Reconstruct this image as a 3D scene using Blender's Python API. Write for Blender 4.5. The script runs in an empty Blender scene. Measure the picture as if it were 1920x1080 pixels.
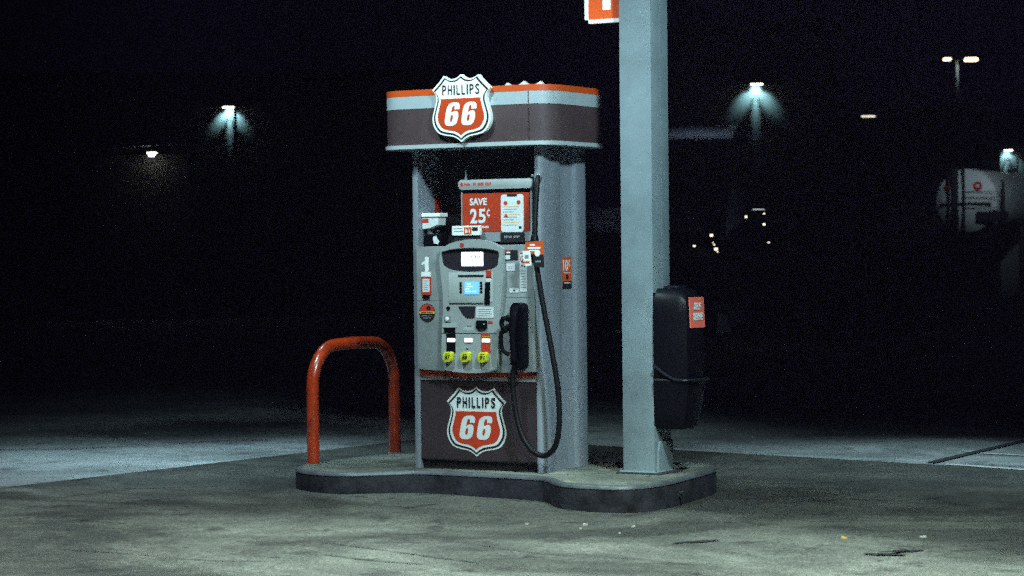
import bpy, bmesh, math, random
from mathutils import Vector, Matrix
random.seed(7)
S = bpy.context.scene
COL = S.collection
R = math.radians

# ------------------------------------------------------------------ materials
MATS = {}
def mat(name, col, rough=0.6, metal=0.0, var=0.0, vscale=6.0, bump=0.0, bscale=80.0, emit=None, estr=0.0, col2=None, coat=0.0, streak=False, spec=0.5):
    if name in MATS: return MATS[name]
    m = bpy.data.materials.new(name); m.use_nodes = True
    nt = m.node_tree; N = nt.nodes; L = nt.links
    b = N['Principled BSDF']
    b.inputs['Base Color'].default_value = (*col, 1)
    b.inputs['Roughness'].default_value = rough
    b.inputs['Metallic'].default_value = metal
    b.inputs['Coat Weight'].default_value = coat
    b.inputs['Coat Roughness'].default_value = 0.12
    b.inputs['Specular IOR Level'].default_value = spec
    tc = N.new('ShaderNodeTexCoord')
    if var > 0:
        mp = N.new('ShaderNodeMapping')
        mp.inputs['Scale'].default_value = (1, 1, 0.12) if streak else (1, 1, 1)
        L.new(tc.outputs['Object'], mp.inputs['Vector'])
        n = N.new('ShaderNodeTexNoise'); n.inputs['Scale'].default_value = vscale
        n.inputs['Detail'].default_value = 7; n.inputs['Roughness'].default_value = 0.65
        L.new(mp.outputs[0], n.inputs['Vector'])
        r = N.new('ShaderNodeValToRGB')
        r.color_ramp.elements[0].position = 0.3; r.color_ramp.elements[1].position = 0.7
        c2 = col2 or tuple(c * (1 - var) for c in col)
        r.color_ramp.elements[0].color = (*c2, 1)
        r.color_ramp.elements[1].color = (*[min(1, c * (1 + var * 0.35)) for c in col], 1)
        L.new(n.outputs['Fac'], r.inputs['Fac']); L.new(r.outputs['Color'], b.inputs['Base Color'])
        mr = N.new('ShaderNodeMapRange')
        mr.inputs['To Min'].default_value = min(1, rough + 0.15); mr.inputs['To Max'].default_value = max(0.02, rough - 0.08)
        L.new(n.outputs['Fac'], mr.inputs['Value']); L.new(mr.outputs[0], b.inputs['Roughness'])
    if bump > 0:
        n2 = N.new('ShaderNodeTexNoise'); n2.inputs['Scale'].default_value = bscale; n2.inputs['Detail'].default_value = 4
        L.new(tc.outputs['Object'], n2.inputs['Vector'])
        bp = N.new('ShaderNodeBump'); bp.inputs['Strength'].default_value = bump; bp.inputs['Distance'].default_value = 0.01
        L.new(n2.outputs['Fac'], bp.inputs['Height']); L.new(bp.outputs[0], b.inputs['Normal'])
    if emit:
        b.inputs['Emission Color'].default_value = (*emit, 1); b.inputs['Emission Strength'].default_value = estr
    MATS[name] = m
    return m

M_silver = mat('silver_paint', (0.29, 0.325, 0.375), 0.36, 0.35, 0.38, 3.5, 0.08, 60, streak=True)
M_door   = mat('grey_door', (0.25, 0.275, 0.28), 0.42, 0.1, 0.3, 7, 0.05, 90)
M_bezel  = mat('bezel_grey', (0.30, 0.33, 0.33), 0.45, 0, 0.15, 9, 0.05, 90)
M_bezel2 = mat('bezel_light', (0.36, 0.40, 0.39), 0.5, 0, 0.12, 9)
M_orange = mat('orange_band', (0.50, 0.062, 0.005), 0.42, 0, 0.12, 5)
M_orangelow = mat('orange_stripe', (0.62, 0.07, 0.012), 0.5, 0, 0.35, 8)
M_band   = mat('silver_band', (0.33, 0.385, 0.41), 0.4, 0.1, 0.1, 5)
M_plum   = mat('plum_panel', (0.060, 0.035, 0.038), 0.5, 0, 0.4, 5)
M_plumlo = mat('plum_lower', (0.033, 0.020, 0.024), 0.5, 0, 0.4, 4)
M_lip    = mat('silver_lip', (0.42, 0.48, 0.50), 0.4, 0.2, 0.1, 5)
M_black  = mat('black_plastic', (0.0025, 0.0025, 0.0045), 0.40, 0, 0.3, 10, spec=0.12)
M_hose   = mat('black_rubber', (0.003, 0.003, 0.004), 0.5, 0, 0.3, 20, spec=0.2)
M_dark   = mat('dark_interior', (0.010, 0.010, 0.012), 0.7)
M_kick   = mat('dark_kick_plate', (0.005, 0.004, 0.006), 0.7, 0, 0.3, 6)
M_white  = mat('white_vinyl', (0.80, 0.82, 0.80), 0.45, 0, 0.08, 12)
M_decalw = mat('decal_white', (0.62, 0.66, 0.67), 0.5, 0, 0.12, 12)
M_ink    = mat('black_ink', (0.010, 0.010, 0.012), 0.5)
M_red    = mat('shield_red', (0.48, 0.042, 0.003), 0.42, 0, 0.08, 8)
M_decalr = mat('decal_red', (0.48, 0.034, 0.008), 0.5, 0, 0.18, 9)
M_stick_o= mat('sticker_orange', (0.62, 0.08, 0.01), 0.5, 0, 0.1, 20)
M_stick_r= mat('sticker_red', (0.50, 0.035, 0.015), 0.5, 0, 0.2, 20)
M_self   = mat('self_serve_red', (0.75, 0.13, 0.09), 0.5, 0, 0.1, 30)
M_poster = mat('poster_orange', (0.40, 0.032, 0.006), 0.5, 0, 0.2, 9)
M_yellow = mat('yellow_button', (0.58, 0.60, 0.015), 0.4, 0, 0.08, 20)
M_gold   = mat('gold_ink', (0.65, 0.38, 0.02), 0.5)
M_grey   = mat('grey_print', (0.22, 0.24, 0.26), 0.5)
M_steel  = mat('bright_steel', (0.5, 0.52, 0.54), 0.3, 0.8, 0.1, 12)
M_bollard= mat('bollard_orange', (0.36, 0.032, 0.005), 0.24, 0, 0.5, 12, 0.12, 40, coat=0.5)
M_pole   = mat('pole_paint', (0.20, 0.255, 0.285), 0.5, 0, 0.34, 2.6, 0.06, 60)
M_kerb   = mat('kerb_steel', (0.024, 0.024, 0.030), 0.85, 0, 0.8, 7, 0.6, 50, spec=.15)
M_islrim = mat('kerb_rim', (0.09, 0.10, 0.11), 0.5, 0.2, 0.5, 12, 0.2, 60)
M_lcd    = mat('lcd_white', (0.8, 0.85, 0.9), 0.3, emit=(0.85, 0.95, 1.0), estr=1.1)
M_price  = mat('price_lit', (0.9, 0.9, 0.9), 0.4, emit=(1.0, 0.95, 0.92), estr=0.75)
M_blue   = mat('screen_blue', (0.1, 0.35, 0.7), 0.3, emit=(0.20, 0.55, 0.95), estr=0.75)
M_cyan   = mat('screen_text', (0.6, 0.9, 1.0), 0.3, emit=(0.6, 0.9, 1.0), estr=0.8)
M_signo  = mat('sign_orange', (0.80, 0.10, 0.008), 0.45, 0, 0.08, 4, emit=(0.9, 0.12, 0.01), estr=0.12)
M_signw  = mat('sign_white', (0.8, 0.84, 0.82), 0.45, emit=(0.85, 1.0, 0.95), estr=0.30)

def concrete(name, c1, c2, stain, stain_col, seed, agg=0.5, rough=0.75, lane=False):
    m = bpy.data.materials.new(name); m.use_nodes = True
    nt = m.node_tree; N = nt.nodes; L = nt.links; b = N['Principled BSDF']
    tc = N.new('ShaderNodeTexCoord')
    mp = N.new('ShaderNodeMapping'); mp.inputs['Location'].default_value = (seed, seed * 2, 0)
    L.new(tc.outputs['Object'], mp.inputs['Vector'])
    def noise(sc, det=6, ro=0.6, dist=0.0):
        n = N.new('ShaderNodeTexNoise'); n.inputs['Scale'].default_value = sc; n.inputs['Detail'].default_value = det
        n.inputs['Roughness'].default_value = ro; n.inputs['Distortion'].default_value = dist
        L.new(mp.outputs[0], n.inputs['Vector']); return n
    def ramp(n, p0, p1, a, bb):
        r = N.new('ShaderNodeValToRGB'); e = r.color_ramp.elements
        e[0].position = p0; e[1].position = p1; e[0].color = (*a, 1); e[1].color = (*bb, 1)
        L.new(n.outputs['Fac'], r.inputs['Fac']); return r
    def mix(t, f, a, bb):
        x = N.new('ShaderNodeMix'); x.data_type = 'RGBA'; x.blend_type = t
        if hasattr(f, 'links') or hasattr(f, 'is_output'): L.new(f, x.inputs[0])
        else: x.inputs[0].default_value = f
        L.new(a, x.inputs[6]); L.new(bb, x.inputs[7]); return x.outputs[2]
    base = ramp(noise(1.3, 8, 0.7), 0.35, 0.68, c1, c2)
    big = ramp(noise(0.55, 7, 0.62, 0.8), 0.42, 0.58, (stain,) * 3, (1, 1, 1))
    c = mix('MULTIPLY', 1.0, base.outputs[0], big.outputs[0])
    blot = ramp(noise(3.2, 6, 0.6, 0.4), 0.30, 0.44, stain_col, (1, 1, 1))
    c = mix('MULTIPLY', 0.95, c, blot.outputs[0])
    drip = ramp(noise(9, 3, 0.5, 0.2), 0.27, 0.33, (.35, .34, .35), (1, 1, 1))
    c = mix('MULTIPLY', 0.9, c, drip.outputs[0])
    a1 = ramp(noise(70, 3, 0.8), 0.30, 0.72, (1 - agg,) * 3, (1 + agg * 0.75,) * 3)
    c = mix('MULTIPLY', 1.0, c, a1.outputs[0])
    a2 = ramp(noise(26, 4, 0.8), 0.33, 0.70, (1 - agg * 0.4,) * 3, (1 + agg * 0.35,) * 3)
    c = mix('MULTIPLY', 1.0, c, a2.outputs[0])
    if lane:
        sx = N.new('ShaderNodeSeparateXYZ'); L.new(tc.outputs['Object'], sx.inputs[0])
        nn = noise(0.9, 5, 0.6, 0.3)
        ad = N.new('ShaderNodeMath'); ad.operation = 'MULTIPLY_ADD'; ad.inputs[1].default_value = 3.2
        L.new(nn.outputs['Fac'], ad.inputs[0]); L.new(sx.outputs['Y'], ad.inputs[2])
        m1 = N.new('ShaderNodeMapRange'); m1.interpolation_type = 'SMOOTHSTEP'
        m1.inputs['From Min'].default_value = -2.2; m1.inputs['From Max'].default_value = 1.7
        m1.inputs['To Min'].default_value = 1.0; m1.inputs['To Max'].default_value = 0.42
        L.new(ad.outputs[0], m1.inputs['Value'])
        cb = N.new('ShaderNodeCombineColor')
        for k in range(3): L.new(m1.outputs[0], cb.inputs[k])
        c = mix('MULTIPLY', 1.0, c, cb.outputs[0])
    L.new(c, b.inputs['Base Color'])
    b.inputs['Roughness'].default_value = rough
    b.inputs['Specular IOR Level'].default_value = 0.3
    bp = N.new('ShaderNodeBump'); bp.inputs['Strength'].default_value = 0.35; bp.inputs['Distance'].default_value = 0.01
    L.new(noise(45, 6, 0.8).outputs['Fac'], bp.inputs['Height']); L.new(bp.outputs[0], b.inputs['Normal'])
    return m
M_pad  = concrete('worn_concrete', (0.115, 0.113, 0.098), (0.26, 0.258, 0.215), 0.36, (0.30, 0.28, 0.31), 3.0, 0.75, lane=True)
M_lot  = concrete('pale_concrete', (0.24, 0.26, 0.26), (0.40, 0.425, 0.42), 0.55, (0.45, 0.45, 0.46), 11.0, 0.6)
M_isl  = concrete('island_concrete', (0.12, 0.125, 0.10), (0.27, 0.285, 0.235), 0.45, (0.3, 0.3, 0.3), 21.0, 0.6)
M_tar  = mat('tar_stain', (0.016, 0.015, 0.017), 0.5, 0, 0.4, 10)
M_joint_shade= mat('joint_tar_and_shade', (0.02, 0.02, 0.022), 0.8, 0, 0.4, 10)  # tar of the pavement joints; also colours the shade pad under the column
M_line = mat('worn_white_line', (0.55, 0.60, 0.60), 0.7, 0, 0.5, 9)
M_scrap= mat('paper_scrap', (0.33, 0.33, 0.30), 0.7)
M_leaf = mat('yellow_leaf', (0.55, 0.38, 0.05), 0.7)

# ------------------------------------------------------------------ helpers
def tag(o, label=None, cat=None, group=None, kind=None):
    if label: o['label'] = label
    if cat: o['category'] = cat
    if group: o['group'] = group
    if kind: o['kind'] = kind
    return o
def thing(name, label, cat, loc=(0, 0, 0), rz=0.0, group=None):
    o = bpy.data.objects.new(name, None); o.empty_display_size = 0.2
    COL.objects.link(o); o.location = loc; o.rotation_euler = (0, 0, rz)
    return tag(o, label, cat, group)
def root_of(p):
    while p.parent: p = p.parent
    return p
def obj(name, bm, m, parent=None, smooth=False, world=False, label=None):
    """world=True: the verts are world coordinates, brought into the root's frame"""
    if world and parent:
        r = root_of(parent)
        Mx = (Matrix.Translation(r.location) @ Matrix.Rotation(r.rotation_euler.z, 4, 'Z')).inverted()
        bmesh.ops.transform(bm, matrix=Mx, verts=bm.verts)
    bmesh.ops.recalc_face_normals(bm, faces=bm.faces)
    me = bpy.data.meshes.new(name); bm.to_mesh(me); bm.free()
    me.materials.append(m)
    if smooth:
        for p in me.polygons: p.use_smooth = True
        try: me.set_sharp_from_angle(angle=R(35))
        except Exception: pass
    o = bpy.data.objects.new(name, me); COL.objects.link(o)
    if parent: o.parent = parent
    if label: o['label'] = label
    return o
def box(bm, x0, x1, y0, y1, z0, z1, bev=0.0, seg=2):
    vs = [bm.verts.new((x, y, z)) for z in (z0, z1) for y in (y0, y1) for x in (x0, x1)]
    fs = [bm.faces.new([vs[i] for i in f]) for f in ((0, 2, 3, 1), (4, 5, 7, 6), (0, 1, 5, 4), (2, 6, 7, 3), (0, 4, 6, 2), (1, 3, 7, 5))]
    if bev > 0:
        es = list({e for f in fs for e in f.edges})
        bmesh.ops.bevel(bm, geom=es, offset=bev, segments=seg, affect='EDGES', profile=0.5)
    return bm
def bx(*a, **k): return box(bmesh.new(), *a, **k)
def prism(pts, f, bev=0.0, bm=None, seg=2):
    """pts: 2-D outline; f(p, t) maps an outline point and t in {0,1} to 3-D"""
    bm = bm or bmesh.new()
    a = [bm.verts.new(f(p, 0)) for p in pts]; b = [bm.verts.new(f(p, 1)) for p in pts]
    n = len(pts); fs = []
    fa = bm.faces.new(a); fb = bm.faces.new(list(reversed(b)))
    for i in range(n): bm.faces.new((a[i], b[i], b[(i + 1) % n], a[(i + 1) % n]))
    if bev > 0: bmesh.ops.bevel(bm, geom=list(fa.edges), offset=bev, segments=seg, affect='EDGES', profile=0.5)
    return bm
def front(pts, y, th, bev=0.0, bm=None):          # outline in x,z ; front face at y, goes back by th
    return prism(pts, lambda p, t: (p[0], y + t * th, p[1]), bev, bm)
def vert(pts, z0, z1, bev=0.0, bm=None):          # outline in x,y ; top at z1
    return prism(pts, lambda p, t: (p[0], p[1], z1 if t == 0 else z0), bev, bm)
def rrect(x0, x1, y0, y1, r, n=5):
    r = min(r, (x1 - x0) / 2 - 1e-5, (y1 - y0) / 2 - 1e-5); o = []
    for cx, cy, a in ((x1 - r, y1 - r, 0), (x0 + r, y1 - r, 90), (x0 + r, y0 + r, 180), (x1 - r, y0 + r, 270)):
        for i in range(n + 1):
            t = R(a + 90 * i / n); o.append((cx + r * math.cos(t), cy + r * math.sin(t)))
    return o
def circle(cx, cy, r, n=24, sy=1.0): return [(cx + r * math.cos(2 * math.pi * i / n), cy + sy * r * math.sin(2 * math.pi * i / n)) for i in range(n)]
def catmull(pts, n=6, closed=False):
    P = [Vector(p) for p in pts]; o = []; c = len(P)
    rng = range(c) if closed else range(c - 1)
    for i in rng:
        p0 = P[(i - 1) % c] if (closed or i > 0) else 2 * P[0] - P[1]
        p1, p2 = P[i], P[(i + 1) % c]
        p3 = P[(i + 2) % c] if (closed or i + 2 < c) else 2 * P[-1] - P[-2]
        for k in range(n):
            t = k / n
            o.append(0.5 * ((2 * p1) + (-p0 + p2) * t + (2 * p0 - 5 * p1 + 4 * p2 - p3) * t * t + (-p0 + 3 * p1 - 3 * p2 + p3) * t ** 3))
    if not closed: o.append(P[-1])
    return o
def tube(path, r, n=14, bm=None, closed=False, caps=True):
    bm = bm or bmesh.new(); P = [Vector(p) for p in path]; rings = []
    T = [(P[min(i + 1, len(P) - 1)] - P[max(i - 1, 0)]).normalized() for i in range(len(P))]
    ref = Vector((0, 0, 1)) if abs(T[0].z) < 0.9 else Vector((1, 0, 0))
    u = T[0].cross(ref).normalized()
    for i, p in enumerate(P):
        u = (u - T[i] * u.dot(T[i])).normalized(); v = T[i].cross(u)
        rr = r[i] if isinstance(r, (list, tuple)) else r
        rings.append([bm.verts.new(p + (u * math.cos(a) + v * math.sin(a)) * rr) for a in (2 * math.pi * k / n for k in range(n))])
    for a, b in zip(rings, rings[1:]):
        for k in range(n): bm.faces.new((a[k], a[(k + 1) % n], b[(k + 1) % n], b[k]))
    if caps: bm.faces.new(rings[0]); bm.faces.new(list(reversed(rings[-1])))
    return bm
def text_bm(s, x0, x1, z0, z1, y, th=0.0015, bold=0.0, shear=0.0, face='y', stretch=True, space=1.0):
    cu = bpy.data.curves.new('lettering', 'FONT'); cu.body = s; cu.offset = bold; cu.shear = 0
    cu.space_character = space; cu.space_line = 0.9; cu.align_x = 'CENTER'; cu.resolution_u = 4
    cu.extrude = 0.5
    o = bpy.data.objects.new('lettering', cu); COL.objects.link(o)
    dg = bpy.context.evaluated_depsgraph_get(); me = bpy.data.meshes.new_from_object(o.evaluated_get(dg))
    bpy.data.objects.remove(o); bpy.data.curves.remove(cu)
    bm = bmesh.new(); bm.from_mesh(me); bpy.data.meshes.remove(me)
    xs = [v.co.x for v in bm.verts]; ys = [v.co.y for v in bm.verts]
    a, b, c, d = min(xs), max(xs), min(ys), max(ys)
    sh = shear * (z1 - z0)
    for v in bm.verts:
        w = (v.co.y - c) / (d - c); X = x0 + (v.co.x - a) / (b - a) * (x1 - x0 - abs(sh)) + sh * w; Z = z0 + w * (z1 - z0)
        t = (v.co.z + 0.5) * th
        v.co = (X, y - t, Z) if face == 'y' else (y + t, X, Z)      # face x: text runs along +y, looks towards +x
    return bm

# shield outline, half side, unit coordinates x in [0,1], z in [0,1]
def shield(cx, z0, w, h, s=1.0, cut=None):
    seg = [[(0, 1), (.13, .955), (.29, .935), (.45, .945), (.60, .985)],
           [(.60, .985), (.75, .90), (1.0, .785)],
           [(1.0, .785), (.885, .71), (.86, .63), (.93, .50), (1.0, .37), (.96, .25), (.80, .145), (.55, .105), (.30, .085), (.12, .045), (0, 0)]]
    half = []
    for q in seg:
        c = catmull([(a, b, 0) for a, b in q], 4)
        half += [(p.x, p.y) for p in (c if not half else c[1:])]
    full = half + [(-a, b) for a, b in reversed(half[1:-1])]
    pts = [(cx + a * s * w / 2, z0 + h * (0.5 + (b - 0.5) * s)) for a, b in full]
    if cut is not None:
        zc = z0 + h * cut; out = []
        for i in range(len(pts)):
            p, q = pts[i], pts[(i + 1) % len(pts)]
            if p[1] <= zc: out.append(p)
            if (p[1] <= zc) != (q[1] <= zc):
                t = (zc - p[1]) / (q[1] - p[1]); out.append((p[0] + t * (q[0] - p[0]), zc))
        pts = out
    return pts
def flat_poly(bm, pts, f):
    vs = [bm.verts.new(f(p)) for p in pts]; bm.faces.new(vs)
def curve_bm(loops, x0, x1, z0, z1, shear, th=.0015):
    cu = bpy.data.curves.new('numeral', 'CURVE'); cu.dimensions = '2D'; cu.fill_mode = 'BOTH'; cu.extrude = .5
    for lp in loops:
        sp = cu.splines.new('POLY'); sp.points.add(len(lp) - 1); sp.use_cyclic_u = True
        for p, q in zip(sp.points, lp): p.co = (q[0], q[1], 0, 1)
    o = bpy.data.objects.new('numeral', cu); COL.objects.link(o)
    me = bpy.data.meshes.new_from_object(o.evaluated_get(bpy.context.evaluated_depsgraph_get()))
    bpy.data.objects.remove(o); bpy.data.curves.remove(cu)
    bm = bmesh.new(); bm.from_mesh(me); bpy.data.meshes.remove(me)
    sh = shear * (z1 - z0)
    for v in bm.verts:
        w = v.co.y
        v.co = (x0 + v.co.x * (x1 - x0 - sh) + sh * w, -(v.co.z + .5) * th, z0 + w * (z1 - z0))
    return bm
def six_bm(x0, x1, z0, z1):
    o = [(1.0, .70), (1.0, .79), (.93, .93), (.74, .995), (.5, 1.0), (.22, .965), (.05, .85), (0, .66), (0, .30), (.05, .12), (.22, .015), (.5, 0), (.78, .015), (.95, .12), (1.0, .30), (1.0, .40), (.94, .55), (.80, .62), (.62, .62), (.47, .585), (.38, .53)]
    i = [(.41, .68), (.425, .80), (.49, .86), (.59, .84), (.62, .78), (.62, .70)]
    out = [(p.x, p.y) for p in catmull([(a, b, 0) for a, b in o], 3)] + [(p.x, p.y) for p in catmull([(a, b, 0) for a, b in i], 3)]
    return curve_bm([out, circle(.505, .315, .105, 20, 1.5)], x0, x1, z0, z1, .20)
def make_shield(parent, cx, z0, w, h, y, th, mw, mr, sgn=1, bold=.004, name='shield_sign', label=None):
    """sgn=1 looks towards -y, sgn=-1 towards +y"""
    def lay(s, cut, off, m, nm, par):
        pts = shield(cx, z0, w, h, s, cut)
        return obj(nm, prism(pts, lambda p, t: (p[0], y - sgn * (off - t * 0.0015), p[1])), m, par, world=True)
    base = obj(name, prism(shield(cx, z0, w, h), lambda p, t: (p[0], y + sgn * t * th, p[1])), mw, parent, world=True, label=label)
    lay(0.945, None, 0.002, M_ink, 'black_outline', base)
    lay(0.885, None, 0.004, mw, 'white_field', base)
    lay(0.80, 0.645, 0.006, mr, 'red_field', base)
    hw = w / 2
    def tx(s, x0, x1, a, b, m, nm, bold, shear):
        bm = text_bm(s, x0, x1, a, b, 0, bold=bold, shear=shear)
        for v in bm.verts:
            yy = v.co.y
            v.co.y = y - sgn * 0.0065 + sgn * yy
            if sgn < 0: v.co.x = 2 * cx - v.co.x
        obj(nm, bm, m, base, world=True)
    wds = dict(P=.135, H=.14, I=.042, L=.115, S=.14); a = -.63
    for ch in 'PHILLIPS':                                   # condensed capitals, set letter by letter
        tx(ch, cx + a * hw, cx + (a + wds[ch]) * hw, z0 + .700 * h, z0 + .848 * h, M_ink, 'letter', bold, 0)
        a += wds[ch] + .060
    for a in (-.585, -.005):
        bm = six_bm(cx + a * hw, cx + (a + .585) * hw, z0 + .245 * h, z0 + .585 * h)
        for v in bm.verts:
            yy = v.co.y
            v.co.y = y - sgn * 0.0065 + sgn * yy
            if sgn < 0: v.co.x = 2 * cx - v.co.x
        obj('numeral', bm, mw, base, world=True)
    return base

# ------------------------------------------------------------------ ground
def gz(x): return 0.006 - 0.012 * max(-3.0, min(3.0, x))
def sheet(name, pts, off, m, label=None, cat=None, kind='structure', group=None):
    bm = bmesh.new(); flat_poly(bm, pts, lambda p: (p[0], p[1], 0))
    for cx in (-3.0, 3.0):
        bmesh.ops.bisect_plane(bm, geom=list(bm.verts) + list(bm.edges) + list(bm.faces), plane_co=(cx, 0, 0), plane_no=(1, 0, 0))
    for v in bm.verts: v.co.z = gz(v.co.x) + off
    for f in bm.faces:
        f.normal_update()
    o = obj(name, bm, m)
    if o.data.polygons[0].normal.z < 0: o.data.flip_normals()
    return tag(o, label, cat, group, kind)
sheet('ground', [(-600, -200), (400, -200), (400, 700), (-600, 700)], 0.0, M_lot)
sheet('forecourt_pad', [(-3.52, -40), (40, -40), (40, 2.0), (2.06, 3.27), (-0.8, 3.47), (-2.97, 3.60), (-3.08, 1.85), (-3.30, -1.23)], 0.004, M_pad)
def blob(cx, cy, lx, ly, ang, n=22, jag=0.25):
    o = []
    for i in range(n):
        a = 2 * math.pi * i / n; k = 1 + random.uniform(-jag, jag)
        x, y = lx * k * math.cos(a), ly * k * math.sin(a)
        o.append((cx + x * math.cos(ang) - y * math.sin(ang), cy + x * math.sin(ang) + y * math.cos(ang)))
    return o
sheet('pavement_joint', [(1.27, 3.42), (1.35, 3.42), (1.31, 5.9), (1.25, 5.9)], 0.008, M_joint_shade)
sheet('pavement_joint', [(1.50, 3.50), (2.6, 3.44), (2.6, 3.475), (1.50, 3.53)], 0.008, M_joint_shade)
sheet('painted_line', [(1.18, 4.42), (1.27, 4.42), (1.27, 4.47), (1.17, 4.47)], 0.008, M_line)
sheet('painted_line', [(1.36, 4.32), (2.6, 4.25), (2.6, 4.30), (1.36, 4.37)], 0.008, M_line)
sheet('painted_line', [(1.45, 3.33), (3.0, 3.02), (3.0, 3.09), (1.45, 3.40)], 0.008, M_line)
sheet('oil_stain', blob(1.84, -1.52, 0.16, 0.035, R(58)), 0.008, M_tar)
sheet('oil_stain', blob(2.94, -1.32, 0.09, 0.05, R(50)), 0.008, M_tar)
sheet('oil_stain', blob(2.90, -1.52, 0.12, 0.028, R(20)), 0.012, M_tar)
sheet('oil_stain', blob(2.91, -1.43, 0.10, 0.018, R(62)), 0.016, M_tar)
def crack(pts, w):
    c = catmull([(a + random.uniform(-.02, .02), b + random.uniform(-.02, .02), 0) for a, b in pts], 5)
    L_, R_ = [], []
    for i, p in enumerate(c):
        t = (c[min(i + 1, len(c) - 1)] - c[max(0, i - 1)]).normalized(); k = w * random.uniform(0.35, 1.0) * (0.25 if i in (0, len(c) - 1) else 1)
        L_.append((p.x - t.y * k, p.y + t.x * k)); R_.append((p.x + t.y * k, p.y - t.x * k))
    sheet('pavement_crack', L_ + R_[::-1], 0.0085, M_tar)
crack([(0.15, -2.55), (0.42, -2.62), (0.80, -2.72), (1.05, -2.76), (1.28, -2.83)], 0.008)
crack([(2.2, 1.2), (2.0, 0.9), (1.75, 0.85), (1.5, 0.5)], .010)
crack([(1.9, -2.3), (1.4, -2.35), (0.9, -2.2)], .005)
crack([(0.42, -2.95), (0.75, -3.0), (1.12, -3.02)], 0.007)
crack([(-0.85, -3.45), (-0.40, -3.40), (0.05, -3.42), (0.35, -3.30)], 0.006)
crack([(-5.6, 1.0), (-4.9, 1.5), (-4.35, 2.55), (-4.0, 2.75)], 0.02)
crack([(0.85, 1.45), (1.15, 1.6), (1.45, 2.05)], 0.012)
crack([(-2.6, -1.0), (-2.2, -0.6), (-1.95, -0.1)], 0.007)
# dark wet patches near the pad edge
M_damp = mat('damp_stain', (0.05, 0.048, 0.052), 0.6, 0, 0.45, 4)

# litter on the ground
def scrap(x, y, l, w, a, m, label, cat):
    bm = bmesh.new()
    pts = blob(0, 0, l, w, a, 7, 0.25)
    prism(pts, lambda p, t: (p[0], p[1], 0.006 if t == 0 else 0.0), bm=bm)
    for v in bm.verts:
        if v.co.z > 0.001: v.co.z += random.uniform(0, 0.006)
    o = obj('leaf' if cat == 'leaf' else 'paper_scrap', bm, m); o.location = (x, y, gz(x) + 0.0045)
    tag(o, label, cat)
    if cat != 'leaf': o['group'] = 'bits of pale litter on the concrete'
scrap(2.81, -0.72, .022, .012, .6, M_scrap, 'white paper scrap alone on the concrete at far right, above the dark Y-shaped stain', 'litter')
scrap(2.46, -0.98, .015, .008, .4, M_leaf, 'small yellow leaf on the concrete to the right of the kerb', 'leaf')
scrap(0.35, 4.25, .045, .02, .4, M_scrap, 'white scrap on the pale concrete far behind the black washing unit', 'litter')
for i, (x, y, s_, lb) in enumerate([(0.98, -1.16, .012, 'biggest pale paper scrap of the cluster in front of the kerb'), (1.04, -1.33, .011, 'pale crumb in the scrap cluster, nearest the camera at left'),
                 (1.25, -1.10, .009, 'pale crumb at the right end of the scrap cluster before the kerb'), (0.68, -1.30, .009, 'tiny pale crumb left of the scrap cluster in front of the kerb'),
                 (1.32, -1.40, .009, 'pale crumb of the scrap cluster, lowest at right'), (0.28, 0.05 - .32, .014, 'pale scrap lying against the notch of the kerb')]):
    scrap(x, y, s_, s_ * .6, .5, M_scrap, lb, 'litter')

# ------------------------------------------------------------------ island
near = [(-1.735, .30), (-1.725, .0), (-1.665, -.22), (-1.52, -.385), (-1.30, -.475), (-1.12, -.46), (-.96, -.31), (-.80, -.17), (-.57, -.15), (-.20, -.17), (.10, -.19), (.22, -.25), (.33, -.37), (.47, -.50), (.64, -.545), (.84, -.53), (.95, -.42), (.985, -.20), (.965, .10), (.94, .31)]
top = near + [(.915, .50), (.875, .72), (.80, .90), (.66, 1.03), (.50, 1.05), (.36, .97)] + [(x, .62 - y) for x, y in reversed(near[1:-10])]
top = [(p.x, p.y) for p in catmull([(a, b, 0) for a, b in top], 4, closed=True)]
isl = thing('pump_island', 'raised concrete pump island with dark steel kerb and rounded bulb ends', 'kerb island', (-0.4, 0.31, 0.0))
cxy = Vector((-.39, .31))
def inset(pts, d):
    n = len(pts); o = []
    area = sum(pts[i][0] * pts[(i + 1) % n][1] - pts[(i + 1) % n][0] * pts[i][1] for i in range(n))
    sg = 1 if area > 0 else -1
    for i in range(n):
        t = (Vector(pts[(i + 1) % n]) - Vector(pts[i - 1])).normalized()
        o.append((pts[i][0] - t.y * d * sg, pts[i][1] + t.x * d * sg))
    return o
bm = bmesh.new()
prof = [(-0.008, -0.05), (-0.004, 0.128), (0.0, 0.145), (0.008, 0.156), (0.022, 0.159), (0.042, 0.154)]     # outset, z
rings = [[bm.verts.new((p[0], p[1], z)) for p in inset(top, d)] for d, z in prof]
n = len(top)
for a, b in zip(rings, rings[1:]):
    for i in range(n): bm.faces.new((a[i], a[(i + 1) % n], b[(i + 1) % n], b[i]))
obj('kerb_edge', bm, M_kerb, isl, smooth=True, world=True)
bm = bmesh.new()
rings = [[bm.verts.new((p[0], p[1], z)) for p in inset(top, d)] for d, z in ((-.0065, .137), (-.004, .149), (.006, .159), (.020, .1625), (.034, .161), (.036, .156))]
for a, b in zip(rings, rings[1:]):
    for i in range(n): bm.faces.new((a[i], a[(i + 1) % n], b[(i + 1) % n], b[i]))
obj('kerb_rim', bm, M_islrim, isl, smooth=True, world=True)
bm = bmesh.new(); flat_poly(bm, inset(top, 0.030), lambda p: (p[0], p[1], 0.1595))
o = obj('concrete_top', bm, M_isl, isl, world=True)
if o.data.polygons[0].normal.z < 0: o.data.flip_normals()
bm = bmesh.new(); prism([(p[0], p[1]) for p in circle(0.43, 0.075, 0.014, 14)], lambda p, t: (1.008 + t * 0.02 - .012, p[0] - .72 + .3, p[1]), bm=bm)
for v in bm.verts: pass
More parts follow.
